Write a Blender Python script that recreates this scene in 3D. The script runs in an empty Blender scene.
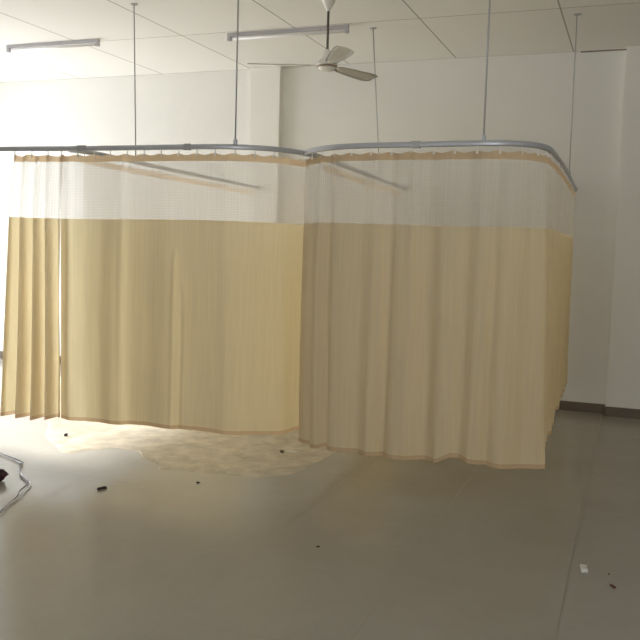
import bpy, bmesh, math, random
from mathutils import Vector, Matrix, noise
PI = math.pi
sc = bpy.context.scene
C = sc.collection

# ---------------------------------------------------------------- measures
CEIL, WALL_Y, LEFT_X, RIGHT_X, FRONT_Y = 3.641, 8.872, -8.5, 3.4, -2.6
TRACK_Z, TOP_Z, NET_Z, HEM_Z = 2.277, 2.236, 1.785, 0.315

SUN_DIR = (5.0, -.9, -2.95)

# ---------------------------------------------------------------- helpers
def obj(name, bm, mat=None, parent=None, smooth=False):
    me = bpy.data.meshes.new(name)
    bm.normal_update(); bm.to_mesh(me); bm.free()
    if smooth:
        for p in me.polygons: p.use_smooth = True
    o = bpy.data.objects.new(name, me); C.objects.link(o)
    if mat: me.materials.append(mat)
    if parent: o.parent = parent
    return o
def tag(o, label, cat, group=None, kind=None):
    o['label'] = label; o['category'] = cat
    if group: o['group'] = group
    if kind: o['kind'] = kind
    return o
def thing(name, label, cat, loc=(0, 0, 0), group=None):
    o = bpy.data.objects.new(name, None); C.objects.link(o)
    o.location = loc; o.empty_display_size = .1
    return tag(o, label, cat, group)
def struct(name, bm, mat, parent=None, smooth=False):
    o = obj(name, bm, mat, parent, smooth)
    if not parent: o['kind'] = 'structure'
    return o
def box(bm, x0, x1, y0, y1, z0, z1, bevel=0):
    r = bmesh.ops.create_cube(bm, size=1)
    for v in r['verts']:
        v.co = Vector((x0 + (v.co.x + .5) * (x1 - x0), y0 + (v.co.y + .5) * (y1 - y0), z0 + (v.co.z + .5) * (z1 - z0)))
    if bevel:
        es = {e for v in r['verts'] for e in v.link_edges}
        bmesh.ops.bevel(bm, geom=list(es), offset=bevel, segments=2, affect='EDGES')
    return bm
def B(*a, **k): return box(bmesh.new(), *a, **k)
def sweep(bm, pts, prof, caps=True, up=None):
    """sweep a closed 2D profile (side, up) along pts"""
    pts = [Vector(p) for p in pts]; rings = []
    for i, p in enumerate(pts):
        t = (pts[min(i + 1, len(pts) - 1)] - pts[max(i - 1, 0)]).normalized()
        u = Vector(up) if up else (Vector((0, 0, 1)) if abs(t.z) < .9 else Vector((1, 0, 0)))
        s = t.cross(u).normalized(); w = s.cross(t).normalized()
        rings.append([bm.verts.new(p + s * a + w * b) for a, b in prof])
    n = len(prof)
    for a, b in zip(rings, rings[1:]):
        for k in range(n): bm.faces.new((a[k], a[(k + 1) % n], b[(k + 1) % n], b[k]))
    if caps:
        bm.faces.new(rings[0][::-1]); bm.faces.new(rings[-1])
    return bm
def circ(r, n=12): return [(r * math.cos(2 * PI * k / n), r * math.sin(2 * PI * k / n)) for k in range(n)]
def tube(pts, r, n=10, bm=None): return sweep(bm or bmesh.new(), pts, circ(r, n))
def lathe(prof, n=32, bm=None, cx=0, cy=0):
    bm = bm or bmesh.new(); rings = []
    for r, z in prof:
        rings.append([bm.verts.new((cx + r * math.cos(2 * PI * k / n), cy + r * math.sin(2 * PI * k / n), z)) for k in range(n)])
    for a, b in zip(rings, rings[1:]):
        for k in range(n): bm.faces.new((a[k], a[(k + 1) % n], b[(k + 1) % n], b[k]))
    bm.faces.new(rings[0][::-1]); bm.faces.new(rings[-1])
    bmesh.ops.recalc_face_normals(bm, faces=bm.faces)
    return bm
def catmull(pts, n=8):
    pts = [Vector(p) for p in pts]; P = [pts[0] * 2 - pts[1]] + pts + [pts[-1] * 2 - pts[-2]]; out = []
    for i in range(1, len(P) - 2):
        a, b, c, d = P[i - 1:i + 3]
        for k in range(n):
            t = k / n
            out.append(.5 * ((2 * b) + (c - a) * t + (2 * a - 5 * b + 4 * c - d) * t * t + (3 * b - a - 3 * c + d) * t ** 3))
    out.append(P[-2]); return out
def lerp_tab(tab, x):
    if x <= tab[0][0]: return tab[0][1]
    for (a, u), (b, v) in zip(tab, tab[1:]):
        if x <= b: return u + (v - u) * (x - a) / (b - a)
    return tab[-1][1]

# ---------------------------------------------------------------- materials
def mat(name, col, rough=.6, metal=0, spec=None):
    m = bpy.data.materials.new(name); m.use_nodes = True
    b = m.node_tree.nodes['Principled BSDF']
    b.inputs['Base Color'].default_value = (*col, 1); b.inputs['Roughness'].default_value = rough
    b.inputs['Metallic'].default_value = metal
    if spec is not None: b.inputs['Specular IOR Level'].default_value = spec
    return m
class N:
    def __init__(s, m): s.t = m.node_tree; s.m = m
    def n(s, kind, **k):
        o = s.t.nodes.new('ShaderNode' + kind)
        for a, v in k.items(): setattr(o, a, v)
        return o
    def l(s, a, b): s.t.links.new(a, b)
    def val(s, sock, x):
        if hasattr(x, 'node'): s.l(x, sock)
        else: sock.default_value = x
    def math(s, op, a, b=0., c=None):
        o = s.n('Math', operation=op); s.val(o.inputs[0], a); s.val(o.inputs[1], b)
        if c is not None: s.val(o.inputs[2], c)
        return o.outputs[0]
    def mix(s, f, a, b):
        o = s.n('Mix', data_type='RGBA'); s.val(o.inputs['Factor'], f)
        s.val(o.inputs[6], a if hasattr(a, 'node') else (*a, 1)); s.val(o.inputs[7], b if hasattr(b, 'node') else (*b, 1))
        return o.outputs[2]
    def noise(s, vec, scale, detail=3, rough=.5):
        o = s.n('TexNoise'); s.l(vec, o.inputs['Vector']); o.inputs['Scale'].default_value = scale
        o.inputs['Detail'].default_value = detail; o.inputs['Roughness'].default_value = rough
        return o.outputs[0]
    def ramp(s, v, a, b, lo=0., hi=1.):
        o = s.n('MapRange'); s.l(v, o.inputs[0])
        for i, x in enumerate((a, b, lo, hi)): o.inputs[i + 1].default_value = x
        return o.outputs[0]
def line_mask(k, coord, origin, period, width):
    """1 on joint lines"""
    f = k.math('FRACT', k.math('DIVIDE', k.math('SUBTRACT', coord, origin), period))
    d = k.math('MINIMUM', f, k.math('SUBTRACT', 1., f))
    return k.math('LESS_THAN', d, width / period / 2)

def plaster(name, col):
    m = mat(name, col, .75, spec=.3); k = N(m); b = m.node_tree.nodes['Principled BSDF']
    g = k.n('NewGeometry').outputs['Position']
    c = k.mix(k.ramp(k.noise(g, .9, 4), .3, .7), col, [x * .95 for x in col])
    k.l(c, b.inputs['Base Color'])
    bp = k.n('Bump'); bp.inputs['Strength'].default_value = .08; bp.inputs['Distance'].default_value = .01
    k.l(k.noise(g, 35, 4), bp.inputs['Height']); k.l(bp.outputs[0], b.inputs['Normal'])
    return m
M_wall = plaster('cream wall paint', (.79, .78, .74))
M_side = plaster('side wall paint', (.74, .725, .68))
M_pillar = plaster('pillar paint', (.84, .825, .775))

def ceiling_mat():
    m = mat('ceiling board', (.78, .77, .72), .85, spec=.2); k = N(m); b = m.node_tree.nodes['Principled BSDF']
    g = k.n('NewGeometry').outputs['Position']
    s = k.n('SeparateXYZ'); k.l(g, s.inputs[0])
    a = line_mask(k, s.outputs[0], -.69, 1.19, .014); c = line_mask(k, s.outputs[1], 7.28, 1.59, .012)
    j = k.math('MAXIMUM', a, c)
    cell = k.n('CombineXYZ')
    k.l(k.math('FLOOR', k.math('DIVIDE', k.math('SUBTRACT', s.outputs[0], -.69), 1.19)), cell.inputs[0])
    k.l(k.math('FLOOR', k.math('DIVIDE', k.math('SUBTRACT', s.outputs[1], 7.28), 1.59)), cell.inputs[1])
    wn = k.n('TexWhiteNoise'); k.l(cell.outputs[0], wn.inputs['Vector'])
    base = k.mix(wn.outputs[0], (.80, .79, .755), (.76, .75, .715))
    col = k.mix(j, base, (.40, .38, .34))
    k.l(col, b.inputs['Base Color'])
    return m
M_ceil = ceiling_mat()

def floor_mat():
    m = mat('polished floor tile', (.5, .47, .42), .16, spec=.36); k = N(m); b = m.node_tree.nodes['Principled BSDF']
    g = k.n('NewGeometry').outputs['Position']
    s = k.n('SeparateXYZ'); k.l(g, s.inputs[0])
    a = line_mask(k, s.outputs[0], -.22, .8, .007); c = line_mask(k, s.outputs[1], 3.86, .8, .007)
    j = k.math('MAXIMUM', a, c)
    n1 = k.noise(g, 1.4, 5, .6); n2 = k.noise(g, 14, 4, .6)
    base = k.mix(k.ramp(n1, .3, .7), (.395, .37, .325), (.355, .33, .285))
    base = k.mix(k.ramp(n2, .5, .8, 0, .35), base, (.34, .31, .265))
    col = k.mix(k.math('MULTIPLY', j, .7), base, (.25, .22, .18))
    k.l(col, b.inputs['Base Color'])
    r = k.ramp(k.noise(g, .8, 3, .5), .3, .75, .17, .27)
    k.l(k.math('ADD', r, k.math('MULTIPLY', j, .4)), b.inputs['Roughness'])
    bp = k.n('Bump'); bp.inputs['Strength'].default_value = .012; bp.inputs['Distance'].default_value = .01
    k.l(k.noise(g, 2.2, 3), bp.inputs['Height']); k.l(bp.outputs[0], b.inputs['Normal'])
    return m
M_floor = floor_mat()

def fabric(name, col, tcol, trans=.5, alpha=0., weave=True):
    """thin cloth: diffuse front, translucent to light from behind, optionally a little open"""
    m = bpy.data.materials.new(name); m.use_nodes = True; k = N(m)
    m.node_tree.nodes.clear()
    out = k.n('OutputMaterial')
    uv = k.n('UVMap').outputs[0]
    s = k.n('SeparateXYZ'); k.l(uv, s.inputs[0])
    v = k.n('CombineXYZ'); k.l(k.math('MULTIPLY', s.outputs[0], 60.), v.inputs[0]); k.l(k.math('MULTIPLY', s.outputs[1], 2.), v.inputs[1])
    nz = k.ramp(k.noise(v.outputs[0], 1, 3), .3, .7)
    d = k.n('BsdfDiffuse'); t = k.n('BsdfTranslucent')
    k.l(k.mix(nz, col, [x * .94 for x in col]), d.inputs[0]); k.l(k.mix(nz, tcol, [x * .92 for x in tcol]), t.inputs[0])
    mx = k.n('MixShader'); mx.inputs[0].default_value = trans
    k.l(d.outputs[0], mx.inputs[1]); k.l(t.outputs[0], mx.inputs[2])
    res = mx.outputs[0]
    if alpha:
        tr = k.n('BsdfTransparent'); m2 = k.n('MixShader')
        k.l(tr.outputs[0], m2.inputs[2]); k.l(res, m2.inputs[1])
        if weave == 'net':
            a = line_mask(k, s.outputs[0], 0., .011, .003); c = line_mask(k, s.outputs[1], 0., .011, .003)
            op = k.math('MAXIMUM', a, c)
            k.l(k.math('SUBTRACT', alpha, k.math('MULTIPLY', op, alpha * .25)), m2.inputs[0])
        else: m2.inputs[0].default_value = alpha
        res = m2.outputs[0]
    k.l(res, out.inputs[0])
    return m
M_fab = fabric('cream yellow curtain cloth', (.86, .77, .62), (.95, .82, .51), .56)
M_net = fabric('white curtain net', (.92, .89, .84), (.94, .90, .84), .5, .50, 'net')
M_head = fabric('tan header tape', (.74, .60, .42), (.86, .66, .44), .5)
M_hem = fabric('tan hem', (.72, .57, .38), (.84, .62, .38), .5)
M_alu = mat('anodised rail', (.56, .57, .61), .4, .4)
M_steel = mat('painted steel rod', (.46, .46, .46), .45, .2)
M_white = mat('white enamel', (.80, .78, .74), .4)
M_cream = mat('aged white blade', (.66, .64, .58), .45)
M_dark = mat('dark rod', (.13, .12, .10), .5, .3)
M_brown = mat('fan trim brown', (.30, .22, .16), .5)
M_skirt = mat('brown skirting', (.135, .10, .065), .45)
M_black = mat('dark scrap', (.03, .026, .024), .7)
M_tube = mat('unlit tube glass', (.86, .86, .86), .25)
M_fix = mat('batten grey', (.52, .51, .54), .5)
M_frame = mat('window frame', (.55, .55, .53), .45, .3)
M_hook = mat('white nylon', (.85, .84, .80), .5)

# ---------------------------------------------------------------- room
T = .2
struct('floor', B(LEFT_X - T, RIGHT_X + T, FRONT_Y - T, WALL_Y + T, -.1, 0), M_floor)
struct('ceiling', B(LEFT_X - T, RIGHT_X + T, FRONT_Y - T, WALL_Y + T, CEIL, CEIL + .1), M_ceil)
struct('wall_back', B(LEFT_X - T, RIGHT_X + T, WALL_Y, WALL_Y + T, 0, CEIL), M_wall)
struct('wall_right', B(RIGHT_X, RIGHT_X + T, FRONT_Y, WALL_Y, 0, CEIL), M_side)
FW = (-1.4, 1.3, .9, 2.8)                                         # unseen window added behind the camera as fill light
bm = bmesh.new()
box(bm, LEFT_X - T, FW[0], FRONT_Y - T, FRONT_Y, 0, CEIL); box(bm, FW[1], RIGHT_X + T, FRONT_Y - T, FRONT_Y, 0, CEIL)
box(bm, FW[0], FW[1], FRONT_Y - T, FRONT_Y, 0, FW[2]); box(bm, FW[0], FW[1], FRONT_Y - T, FRONT_Y, FW[3], CEIL)
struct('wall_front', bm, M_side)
w = bpy.data.objects.new('window_2', None); C.objects.link(w); w['kind'] = 'structure'; w.location = (FW[0], FRONT_Y, FW[2])
W_, H_ = FW[1] - FW[0], FW[3] - FW[2]; bm = bmesh.new()
box(bm, 0, .05, -.16, -.10, 0, H_); box(bm, W_ - .05, W_, -.16, -.10, 0, H_)
box(bm, .05, W_ - .05, -.16, -.10, 0, .05); box(bm, .05, W_ - .05, -.16, -.10, H_ - .05, H_)
obj('window_frame', bm, M_frame, w)
bm = bmesh.new()
for q in (1 / 3, 2 / 3): box(bm, q * W_ - .02, q * W_ + .02, -.15, -.11, .05, H_ - .05)
obj('mullion', bm, M_frame, w)
# left wall with its window openings
WINS = [(5.75, 8.55, .05, 2.95)]
def wall_left():
    bm = bmesh.new(); y = FRONT_Y
    for a, b, z0, z1 in WINS:
        box(bm, LEFT_X - T, LEFT_X, y, a, 0, CEIL)
        box(bm, LEFT_X - T, LEFT_X, a, b, 0, z0); box(bm, LEFT_X - T, LEFT_X, a, b, z1, CEIL)
        y = b
    box(bm, LEFT_X - T, LEFT_X, y, WALL_Y, 0, CEIL)
    return bm
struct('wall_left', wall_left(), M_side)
for i, (a, b, z0, z1) in enumerate(WINS):
    w = bpy.data.objects.new('window_%d' % (i + 1), None); C.objects.link(w); w['kind'] = 'structure'
    w.location = (LEFT_X, (a + b) / 2, z0)
    bm = bmesh.new(); f = .05; X0, X1 = -T + .04, -T + .10; hw = (b - a) / 2; hh = z1 - z0
    box(bm, X0, X1, -hw, -hw + f, 0, hh); box(bm, X0, X1, hw - f, hw, 0, hh)
    box(bm, X0, X1, -hw + f, hw - f, 0, f); box(bm, X0, X1, -hw + f, hw - f, hh - f, hh)
    obj('window_frame', bm, M_frame, w)
    bm = bmesh.new()
    for q in (-1 / 3, 1 / 3): box(bm, X0 + .01, X1 - .01, q * hw - .02, q * hw + .02, f, hh - f)
    obj('mullion', bm, M_frame, w)
# pillars standing proud of the back wall
struct('trim_1', B(-4.235, -3.86, WALL_Y - .09, WALL_Y, 0, CEIL, bevel=.004), M_pillar)
struct('trim_2', B(-.188, 1.1, WALL_Y - .11, WALL_Y, 0, CEIL, bevel=.004), M_pillar)
def skirt(x0, x1, y):
    bm = bmesh.new(); box(bm, x0, x1, y - .014, y, 0, .09)
    box(bm, x0, x1, y - .010, y, .09, .097); return bm
struct('baseboard_back', skirt(LEFT_X, -4.235, WALL_Y), M_skirt)
struct('baseboard_middle', skirt(-3.86, -.188, WALL_Y), M_skirt)
bm = skirt(-.195, 1.1, WALL_Y - .11); box(bm, -.202, -.188, WALL_Y - .124, WALL_Y - .014, 0, .09)
struct('baseboard_pillar', bm, M_skirt)
struct('baseboard_right', B(RIGHT_X - .014, RIGHT_X, FRONT_Y, WALL_Y, 0, .09), M_skirt)
# dark bead on part of the line where board ceiling meets the back wall
struct('trim_3', B(-.62, -.19, WALL_Y - .012, WALL_Y, CEIL - .012, CEIL), mat('joint bead', (.22, .20, .17), .8))

# ---------------------------------------------------------------- curtain tracks
def z3(pts, z): return [(x, y, z) for x, y in pts]
pathA = [(-8.3, 4.90), (-5.5, 4.91), (-4.37, 4.915), (-3.77, 4.965), (-3.31, 4.975), (-2.85, 4.985), (-2.60, 5.005), (-2.42, 5.08), (-2.29, 5.21), (-2.205, 5.42), (-2.17, 5.75), (-2.26, 6.9), (-2.385, 8.86)]
pathB = [(-2.165, 5.40), (-2.08, 5.29), (-1.955, 5.19), (-1.817, 5.115), (-1.60, 5.075), (-1.15, 5.062), (-.86, 5.055), (-.72, 5.09), (-.61, 5.18), (-.545, 5.36), (-.53, 5.72), (-.545, 6.9), (-.603, 8.86)]
pathD = [(-3.86, 5.03), (-3.815, 5.16), (-3.815, 5.36), (-3.92, 6.4), (-4.115, 8.77)]
cA, cB, cD = (catmull(z3(p, 0), 14) for p in (pathA, pathB, pathD))
RAIL = [(-.011, -.016), (.011, -.016), (.014, -.010), (.014, .012), (.009, .017), (-.009, .017), (-.014, .012), (-.014, -.010)]
def rail(root, c, z=TRACK_Z, at=0):
    obj('rail', sweep(bmesh.new(), [(p.x, p.y, z + (p.y - 5) * 0) for p in c], RAIL, up=(0, 0, 1)), M_alu, root, True)
def joint(root, x, y, ang=0, L=.07):
    bm = B(-L / 2, L / 2, -.018, .018, -.021, .022, bevel=.004)
    bmesh.ops.rotate(bm, verts=bm.verts, matrix=Matrix.Rotation(ang, 3, 'Z'))
    bmesh.ops.translate(bm, verts=bm.verts, vec=(x, y, TRACK_Z)); obj('connector', bm, M_steel, root)
def rod(root, x, y, tx, ty, r=.0055):
    o = obj('hanger_rod', tube([(x, y, TRACK_Z + .016), (tx, ty, CEIL - .008)], r, 10), M_steel, root, True)
    bm = lathe([(.030, CEIL - .007), (.030, CEIL - .001)], 20, cx=tx, cy=ty); obj('ceiling_plate', bm, M_steel, o)
    bm = lathe([(.014, TRACK_Z + .016), (.014, TRACK_Z + .045), (.009, TRACK_Z + .05)], 14, cx=x, cy=y); obj('rod_clamp', bm, M_alu, o)
tA = thing('curtain_track', 'grey ceiling-hung curtain rail of the left bay, running off the left frame edge', 'curtain track', group='ceiling hung curtain rails')
rail(tA, cA); joint(tA, -3.70, 4.967); rod(tA, -2.52, 5.018, -2.52, 5.03); rod(tA, -2.26, 7.49, -2.37, 7.49, .0045)
for x in (-6.2, -7.9): rod(tA, x, 4.91, x, 4.91)
joint(tA, -2.86, 4.985, 0, .05)
tB = thing('curtain_track', 'grey ceiling-hung curtain rail of the right bay, curving back round its right corner', 'curtain track', group='ceiling hung curtain rails')
rail(tB, cB); rod(tB, -.885, 5.056, -.885, 5.056); rod(tB, -.565, 7.49, -.57, 7.49, .0045); joint(tB, -1.30, 5.066, 0, .06)
tD = thing('curtain_track', 'grey divider rail running back to the wall behind the left curtain', 'curtain track', group='ceiling hung curtain rails')
rail(tD, cD); rod(tD, -3.88, 5.92, -4.106, 6.223, .0055)
def wall_flange(root, x, ywall):
    bm = lathe([(.024, 0), (.024, .006), (.017, .012)], 20)
    bmesh.ops.rotate(bm, verts=bm.verts, matrix=Matrix.Rotation(PI / 2, 3, 'X'))
    bmesh.ops.translate(bm, verts=bm.verts, vec=(x, ywall, TRACK_Z)); obj('wall_flange', bm, M_steel, root, True)
wall_flange(tA, -2.385, WALL_Y); wall_flange(tB, -.603, WALL_Y); wall_flange(tD, -4.115, WALL_Y - .09)

# ---------------------------------------------------------------- curtains
class Path:
    def __init__(s, c):
        s.c = c; s.d = [0]
        for a, b in zip(c, c[1:]): s.d.append(s.d[-1] + (b - a).length)
    def at(s, u):
        u = min(max(u, 0), s.d[-1])
        lo, hi = 0, len(s.d) - 1
        while hi - lo > 1:
            m = (lo + hi) // 2
            if s.d[m] <= u: lo = m
            else: hi = m
        t = (u - s.d[lo]) / (s.d[hi] - s.d[lo]); p = s.c[lo].lerp(s.c[hi], t)
        a = s.c[max(lo - 1, 0)]; b = s.c[min(hi + 1, len(s.c) - 1)]
        tan = (b - a).normalized(); return p, tan, Vector((tan.y, -tan.x, 0))   # normal points to the camera side
    def near(s, x, y):
        return min(((Vector((x, y, 0)) - p).length, d) for p, d in zip(s.c, s.d))[1]
PA, PB, PD = Path(cA), Path(cB), Path(cD)

def curtain(label, path, s0, s1, hem, seed, lam=.15, amp=.028, rows=46, bumps=(), step=.006, flare0=0., flare1=0., shift=0., group='bed bay curtains', hook_gap=.135, amp_tab=None, corner=None):
    rnd = random.Random(seed)
    L = s1 - s0
    # irregular pleats: phase advances at a varying rate
    knots = [0.]
    while knots[-1] < L + .5: knots.append(knots[-1] + lam * rnd.uniform(.6, 1.5))
    amps = [rnd.uniform(.45, 1.25) for _ in knots]
    def wave(u):
        for i in range(len(knots) - 1):
            if u < knots[i + 1]:
                t = (u - knots[i]) / (knots[i + 1] - knots[i])
                A = amps[i] * (1 - t) + amps[i + 1] * t
                return A * (math.sin(2 * PI * t) + .25 * math.sin(4 * PI * t + seed))
        return 0
    def P(u, z, off=0.):
        f = (TOP_Z - z) / (TOP_Z - HEM_Z)                    # 0 top .. 1 bottom
        uu = u + .012 * f * math.sin(u * 9 + seed) + .02 * (f - .2) * (noise.noise(Vector((u * 3, z * .8, seed))) )
        d = wave(uu) * amp * (.30 + .85 * f ** .7)
        if amp_tab: d *= lerp_tab(amp_tab, u)
        d += .02 * noise.noise(Vector((u * 2.2, z * 1.1, seed * 3.1))) * f
        d += .003 * noise.noise(Vector((u * 14, z * 3, seed * 1.7))) * f
        for bu, bw, bh, z_lo, z_hi in bumps:
            g = max(0, min(1, (z - z_lo) / .1 + .5)) * max(0, min(1, (z_hi - z) / .1 + .5))
            d += bh * math.exp(-((uu - bu) / bw) ** 2) * g
        if corner: d += .10 * f ** .6 * math.exp(-((u - corner) / .09) ** 2)
        e = -flare0 * f * max(0, 1 - u / .5) + flare1 * f * max(0, 1 - (L - u) / .5)
        p, t, n = path.at(s0 + u)
        lo_p, lo_t, lo_n = path.at(s0 + u + e)
        q = (lo_p if 0 < s0 + u + e < path.d[-1] else p) + lo_n * (d + off + shift * min(1, f * 5))
        return Vector((q.x, q.y, z))
    nu = max(8, int(L / step))
    def sheet(name, zt, zb, nz, m, off=0., thick=0.):
        bm = bmesh.new(); uvl = bm.loops.layers.uv.new('UVMap'); g = []
        for i in range(nu + 1):
            u = L * i / nu; a = zt(u) if callable(zt) else zt; b = zb(u) if callable(zb) else zb
            col = []
            for j in range(nz + 1):
                z = a + (b - a) * j / nz
                v = bm.verts.new(P(u, z, off)); col.append((v, u * 1.15, z))
            g.append(col)
        for i in range(nu):
            for j in range(nz):
                q = [g[i][j], g[i][j + 1], g[i + 1][j + 1], g[i + 1][j]]
                f = bm.faces.new([w[0] for w in q])
                for lp, w in zip(f.loops, q): lp[uvl].uv = (w[1], w[2])
        o = obj(name, bm, m, root, True)
        if thick:
            md = o.modifiers.new('thickness', 'SOLIDIFY'); md.thickness = thick; md.offset = 0
        return o
    root = thing('curtain', label, 'curtain', group=group)
    hz = lambda u: lerp_tab(hem, u / L)
    wav = lambda u: NET_Z + .004 * math.sin(u * 3 + seed)
    top = lambda u: TOP_Z - .006 + .006 * math.cos(2 * PI * u / hook_gap)
    sheet('header_tape', top, lambda u: TOP_Z - .052, 2, M_head)
    sheet('net_panel', lambda u: TOP_Z - .052, wav, 12, M_net)
    sheet('cloth_panel', wav, lambda u: hz(u) + .028, rows, M_fab)
    sheet('hem', lambda u: hz(u) + .028, hz, 2, M_hem)
    k = 0; u = .01
    hook = None
    while u < L:
        p = P(u, TOP_Z - .01)
        if hook is None:
            bm = tube([(0, 0, -.012), (0, 0, TRACK_Z - .015 - TOP_Z + .012)], .0035, 6)
            box(bm, -.006, .006, -.004, .004, -.022, -.008)
            hook = obj('hook', bm, M_hook, root); h = hook
        else:
            h = hook.copy(); C.objects.link(h); h.parent = root
        q, _, _ = path.at(s0 + u); h.location = ((p.x * .5 + q.x * .5), (p.y * .5 + q.y * .5), TOP_Z + .003)
        u += hook_gap; k += 1
    return root

sA = lambda x: PA.near(x, lerp_tab([(a, b) for a, b in pathA[:10]], x))
hemA = [(0, .322), (.12, .315), (.25, .325), (.42, .340), (.60, .340), (.75, .328), (.88, .312), (1, .312)]
e1 = PA.near(-2.205, 5.42)
curtain('narrow cream yellow curtain bunched at the far left, its top a white net', PA, sA(-4.26), sA(-3.87) + .035, [(0, .325), (.5, .31), (1, .33)], 3,
        lam=.10, amp=.058, flare0=.07, shift=.035)
curtain('wide cream yellow curtain of the left bay between the bunched one and the rail junction', PA, sA(-3.865), e1 + .10, hemA, 11,
        lam=.36, amp=.017, bumps=[(.94, .018, .014, .3, 1.55), (.99, .012, -.01, .3, 1.3), (.52, .03, .014, .3, 2.2), (1.30, .04, .012, .3, 2.2), (.08, .03, .02, .3, 2.2)])
hemB = [(0, .262), (.035, .262), (.05, .262), (.09, .282), (.25, .292), (.33, .305), (.36, .35), (.42, .325), (.50, .295), (.58, .285), (1, .30)]
endB = PB.d[-1] - .06
def ub(x, y): return PB.near(x, y)
curtain('tall curtain of the right bay wrapping round the right corner back to the wall', PB, .0, endB, [(0, .25), (ub(-1.955, 5.19) / endB, .262), (ub(-1.9, 5.15) / endB, .285), (ub(-1.4, 5.07) / endB, .293), (ub(-1.1, 5.06) / endB, .30),
        (ub(-1.0, 5.06) / endB, .345), (ub(-.79, 5.06) / endB, .315), (ub(-.6, 5.2) / endB, .295), (ub(-.54, 5.45) / endB, .285), (1, .30)], 7,
        lam=.25, amp=.030, bumps=[(.30, .02, .03, .3, 2.2), (.98, .03, .02, .3, 2.2)], corner=ub(-.565, 5.28), amp_tab=[(0, 1), (1.6, 1), (1.9, .7), (2.3, .8), (5, .8)])
curtain('divider curtain running back to the wall, seen through the net of the left curtain', PD, .12, PD.d[-1] - .08, [(0, .31), (1, .31)], 5, lam=.2, amp=.022, step=.012, rows=20)
curtain('divider curtain between the two bays, seen faintly through the net of the right curtain', PA, PA.near(-2.17, 5.75), PA.d[-1] - .08, [(0, .31), (1, .31)], 9, lam=.2, amp=.022, step=.012, rows=20)

# ---------------------------------------------------------------- ceiling fan
FX, FY, FZ = -2.43, 6.47, 3.10
fan = thing('ceiling_fan', 'white three-bladed ceiling fan on a dark rod above the right curtain', 'ceiling fan', (FX, FY, FZ))
h = CEIL - FZ
obj('canopy', lathe([(.062, h - .001), (.060, h - .02), (.035, h - .075), (.018, h - .105), (.015, h - .115)], 28), M_white, fan, True)
obj('downrod', lathe([(.010, .05), (.010, h - .10)], 14), M_dark, fan, True)
obj('lower_cup', lathe([(.016, .125), (.02, .12), (.036, .07), (.042, .055), (.04, .045)], 24), M_white, fan, True)
obj('motor_housing', lathe([(.03, .05), (.06, .043), (.082, .022), (.086, 0.0), (.082, -.008)], 36), M_white, fan, True)
obj('trim_ring', lathe([(.083, -.004), (.086, -.012), (.078, -.018), (.07, -.018)], 36), M_brown, fan, True)
obj('motor_cap', lathe([(.074, -.014), (.070, -.030), (.045, -.044), (.02, -.049), (.004, -.05)], 36), M_white, fan, True)
def blade():
    bm = bmesh.new(); cols = []
    sec = [(.13, .040), (.2, .050), (.32, .062), (.46, .072), (.56, .076), (.615, .068), (.645, .042)]
    for x, w in sec:
        row = []
        for q in (-1, -.5, 0, .5, 1):
            row.append(bm.verts.new((x, q * w, .006 * (1 - q * q) + q * w * -.25)))
        cols.append(row)
    for a, b in zip(cols, cols[1:]):
        for j in range(4): bm.faces.new((a[j], b[j], b[j + 1], a[j + 1]))
    bmesh.ops.solidify(bm, geom=bm.faces[:], thickness=.004)
    return bm
for ang in (-57, 71, 200):
    b = obj('blade', blade(), M_cream, fan, True); b.rotation_euler.z = math.radians(ang); b.location.z = -.004
    a = obj('blade_arm', B(.06, .17, -.016, .016, .0, .005, bevel=.0015), M_white, b)

# ---------------------------------------------------------------- tube lights
def batten(label, x0, x1, y):
    t = thing('tube_light', label, 'tube light', ((x0 + x1) / 2, y, CEIL), 'ceiling tube lights'); L = (x1 - x0) / 2
    obj('fixture_body', B(-L, L, -.022, .022, -.03, 0, bevel=.003), M_fix, t)
    bm = bmesh.new(); bmesh.ops.create_cone(bm, segments=16, radius1=.014, radius2=.014, depth=2 * L - .07, cap_ends=True)
    bmesh.ops.rotate(bm, verts=bm.verts, matrix=Matrix.Rotation(PI / 2, 3, 'Y')); bmesh.ops.translate(bm, verts=bm.verts, vec=(0, 0, -.052))
    obj('tube', bm, M_tube, t, True)
    for s in (-1, 1): obj('end_holder', B(s * L - .018, s * L + .018, -.02, .02, -.072, 0, bevel=.003), M_fix, t)
batten('unlit tube light on the ceiling at the far left, away from the fan', -6.28, -5.17, 7.19)
batten('unlit tube light on the ceiling just behind the fan rod', -3.76, -2.57, 7.33)

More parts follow.
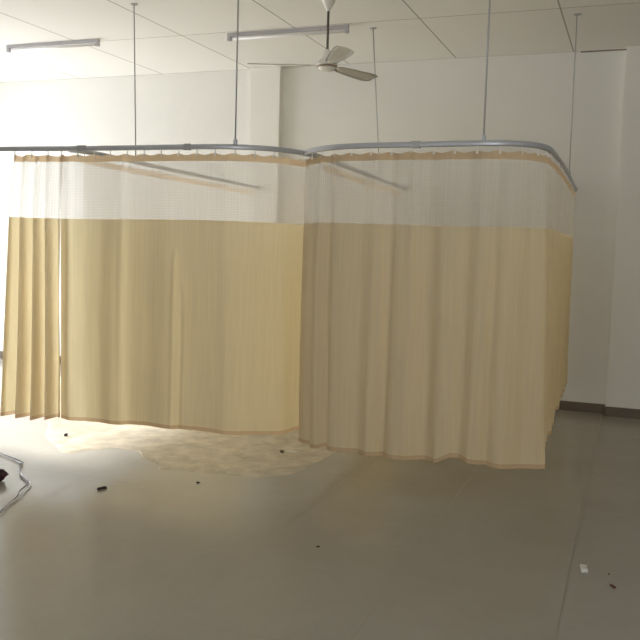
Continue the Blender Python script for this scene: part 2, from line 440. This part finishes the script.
# ---------------------------------------------------------------- on the floor
def patch_mat():
    m = mat('thin pale film', (.68, .61, .48), .4); k = N(m); b = m.node_tree.nodes['Principled BSDF']
    g = k.n('NewGeometry').outputs['Position']
    k.l(k.ramp(k.noise(g, 7, 4, .6), .3, .65, .6, .9), b.inputs['Alpha'])
    return m
def patch():
    edge = [(-6.6, 8.0), (-6.6, 6.6), (-5.3, 6.3), (-4.8, 5.95), (-4.5, 5.55), (-4.22, 5.32), (-4.0, 5.16), (-3.85, 5.36), (-3.72, 5.46), (-3.50, 5.42), (-3.38, 5.28), (-3.19, 5.22), (-3.10, 5.07), (-2.95, 5.15), (-2.8, 5.11), (-2.62, 5.20), (-2.458, 5.19), (-2.33, 5.26), (-2.2, 5.42), (-2.17, 5.7), (-2.14, 6.0), (-2.165, 6.31), (-2.3, 6.9), (-2.7, 7.7), (-4, 8.2)]
    pts = catmull([(x, y, 0) for x, y in edge] + [(edge[0][0], edge[0][1], 0)], 6)[:-1]
    cen = Vector((-4.2, 6.5, 0)); bm = bmesh.new(); rings = []
    R = 26
    for r in range(1, R + 1):
        f = (r / R) ** .7; row = []
        for p in pts:
            q = cen.lerp(p, f)
            z = .003 + .012 * abs(noise.noise(q * 4.5)) * (1 if r < R - 1 else .15) + .006 * abs(noise.noise(q * 13))
            if r == R: z = .0006
            row.append(bm.verts.new((q.x, q.y, z)))
        rings.append(row)
    n = len(pts)
    for a, b in zip(rings, rings[1:]):
        for i in range(n): bm.faces.new((a[i], b[i], b[(i + 1) % n], a[(i + 1) % n]))
    c = bm.verts.new((cen.x, cen.y, .005))
    for i in range(n): bm.faces.new((c, rings[0][i], rings[0][(i + 1) % n]))
    bmesh.ops.recalc_face_normals(bm, faces=bm.faces)
    return bm
tag(obj('pale_patch', patch(), patch_mat(), None, True), 'pale rumpled patch with ragged edges on the floor beneath the left curtain', 'sheet')  # pale irregular floor patch, modelled as a thin rumpled layer

def chip(name, label, cat, x, y, L, W, H, ang, m, seed=0, group=None):
    bm = B(-L / 2, L / 2, -W / 2, W / 2, 0, H)
    bmesh.ops.subdivide_edges(bm, edges=bm.edges[:], cuts=3, use_grid_fill=True)
    for v in bm.verts:
        k = v.co * 90 + Vector((seed * 7, 0, 0)); d = noise.noise_vector(k) * min(W, H) * .28
        v.co += d; v.co.z = max(v.co.z, 0)
    o = obj(name, bm, m, None, True); o.location = (x, y, .0); o.rotation_euler.z = math.radians(ang)
    return tag(o, label, cat, group)
chip('dark_stick', 'short black stick on the floor right of the white cable', 'scrap', -3.20, 4.51, .062, .016, .014, 68, M_black, 1, 'scraps on the floor')
chip('debris_chip', 'small dark chip on the floor below the middle of the left curtain', 'scrap', -2.703, 4.908, .022, .014, .009, 10, M_black, 2, 'scraps on the floor')
chip('debris_chip', 'tiny dark speck on the floor in front of the right curtain', 'scrap', -1.527, 4.13, .016, .010, .006, 0, M_black, 3, 'scraps on the floor')
chip('debris_chip', 'small dark lump on the pale patch below the bunched curtain', 'scrap', -4.322, 5.59, .022, .018, .022, 0, M_black, 4, 'scraps on the floor').location.z = .008
chip('debris_chip', 'small brown lump on the pale patch near the junction of the curtains', 'scrap', -2.505, 5.90, .026, .02, .02, 0, mat('brown scrap', (.16, .11, .07), .8), 5, 'scraps on the floor').location.z = .008
chip('debris_chip', 'small red-brown chip on the bare floor at the lower right', 'scrap', -.006, 4.237, .036, .014, .008, -60, mat('rust scrap', (.12, .04, .02), .7), 6, 'scraps on the floor')
chip('debris_chip', 'tiny speck beside the white scrap at the lower right', 'scrap', -.03, 4.40, .010, .008, .005, 0, mat('speck', (.16, .10, .05), .7), 8, 'scraps on the floor')
chip('paper_scrap', 'small white scrap lying on the bare floor at the lower right', 'scrap', -.152, 4.406, .034, .085, .016, 8, mat('white scrap', (.80, .79, .74), .5), 7, 'scraps on the floor')
o = obj('white_strip', tube(catmull([(-.045, 0, .012), (-.02, -.004, .014), (.01, -.006, .014), (.045, .006, .012)], 5), .005, 8), M_white, None, True)
o.location = (-2.43, 5.93, .004); tag(o, 'thin white strip on the pale patch beside the brown lump', 'scrap', 'scraps on the floor')

# cable: two twisted cores, one white one dark, running out of the frame
way = [(-5.0, 5.02), (-4.62, 4.98), (-4.39, 4.90), (-4.176, 4.815), (-4.06, 4.76), (-4.033, 4.70), (-3.96, 4.62), (-3.873, 4.524), (-3.77, 4.45), (-3.71, 4.41), (-3.645, 4.33), (-3.60, 4.22), (-3.545, 4.12), (-3.51, 4.0), (-3.428, 3.82), (-3.30, 3.6)]
cen = catmull([(x, y, 0) for x, y in way], 10)
cable = thing('power_cable', 'loose white and dark twin cable looping over the floor at the left edge', 'cable', (0, 0, 0))
for s, m in ((1, mat('white cable', (.80, .80, .82), .35)), (-1, mat('dark cable', (.04, .028, .045), .5))):
    pts = []
    for i, p in enumerate(cen):
        t = (cen[min(i + 1, len(cen) - 1)] - cen[max(i - 1, 0)]).normalized(); nrm = Vector((t.y, -t.x, 0))
        sp = (.0045 if s > 0 else .007) + (.014 * math.exp(-((i - 112) / 14) ** 2)); a = i * .11
        pts.append((p.x + nrm.x * s * sp * math.cos(a * .3), p.y + nrm.y * s * sp * math.cos(a * .3), .0055 + .003 * (1 - s) + .003 * (1 + s * math.sin(a))))
    obj('cable_core', tube(pts, 0.0038, 8), m, cable, True)
bm = bmesh.new(); bmesh.ops.create_icosphere(bm, subdivisions=5, radius=1)
for v in bm.verts:
    d = 1 + .22 * noise.noise(v.co * 2.3) + .10 * noise.noise(v.co * 9) + .06 * noise.noise(v.co * 24)
    v.co = Vector((v.co.x * d * .13, v.co.y * d * .10, max(0, .042 + v.co.z * d * .048)))
o = obj('cloth_bundle', bm, mat('maroon cloth', (.045, .012, .014), .9), None, True); o.location = (-3.985, 4.325, 0)
tag(o, 'dark maroon bundle on the floor at the left frame edge, inside the cable loop', 'bundle')

# put the base point of things whose parts were laid out in room coordinates under the thing itself
for root in [o for o in C.objects if o.type == 'EMPTY' and not o.parent and o.location.length < 1e-6]:
    kids = [o for o in C.objects if o.parent == root]
    pts = [v.co + o.location for o in kids for v in o.data.vertices]
    c = Vector(((min(p.x for p in pts) + max(p.x for p in pts)) / 2, (min(p.y for p in pts) + max(p.y for p in pts)) / 2, min(p.z for p in pts)))
    root.location = c
    for o in kids: o.location -= c

# ---------------------------------------------------------------- light
w = bpy.data.worlds.new('sky'); sc.world = w; w.use_nodes = True
bg = w.node_tree.nodes['Background']; bg.inputs[0].default_value = (.93, .965, 1, 1); bg.inputs[1].default_value = 8.3
for a, b, z0, z1 in WINS:
    l = bpy.data.lights.new('window_portal', 'AREA'); l.shape = 'RECTANGLE'; l.size = z1 - z0; l.size_y = b - a
    l.cycles.is_portal = True
    o = bpy.data.objects.new('window_portal', l); C.objects.link(o)
    o.location = (LEFT_X - T + .02, (a + b) / 2, (z0 + z1) / 2)
    o.rotation_euler = (0, -PI / 2, 0)

sl = bpy.data.lights.new('sun', 'SUN'); sl.energy = 10; sl.angle = math.radians(4); sl.color = (1, .97, .92)
so = bpy.data.objects.new('sun', sl); C.objects.link(so); so.location = (-14, 9, 6)
so.rotation_euler = Vector(SUN_DIR).to_track_quat('-Z', 'Y').to_euler()

l = bpy.data.lights.new('window_portal', 'AREA'); l.shape = 'RECTANGLE'; l.size = W_; l.size_y = H_; l.cycles.is_portal = True
o = bpy.data.objects.new('window_portal', l); C.objects.link(o)
o.location = ((FW[0] + FW[1]) / 2, FRONT_Y - T + .02, (FW[2] + FW[3]) / 2); o.rotation_euler = (PI / 2, 0, 0)

# ---------------------------------------------------------------- camera
f, pi, ro, ya = 829.17, .09133, .027125, .359376
cy, sy = math.cos(ya), math.sin(ya)
F = Vector((-sy, cy, 0)); R = Vector((cy, sy, 0)); U = Vector((0, 0, 1))
c, s = math.cos(pi), math.sin(pi); F2 = F * c - U * s; U2 = U * c + F * s
c, s = math.cos(ro), math.sin(ro); R2 = R * c + U2 * s; U3 = U2 * c - R * s
cam = bpy.data.cameras.new('camera'); co = bpy.data.objects.new('camera', cam); C.objects.link(co)
cam.sensor_width = 36; cam.sensor_fit = 'HORIZONTAL'; cam.lens = f / 640 * 36; cam.clip_start = .05
m = Matrix((R2, U3, -F2)).transposed().to_4x4(); m.translation = (0, 0, 1.65); co.matrix_world = m
sc.camera = co
vs = sc.view_settings; vs.view_transform = 'Standard'; vs.look = 'None'; vs.gamma = 1; vs.use_curve_mapping = False; vs.exposure = 0.
sc.cycles.max_bounces = 12; sc.cycles.diffuse_bounces = 8; sc.cycles.transmission_bounces = 8; sc.cycles.transparent_max_bounces = 24
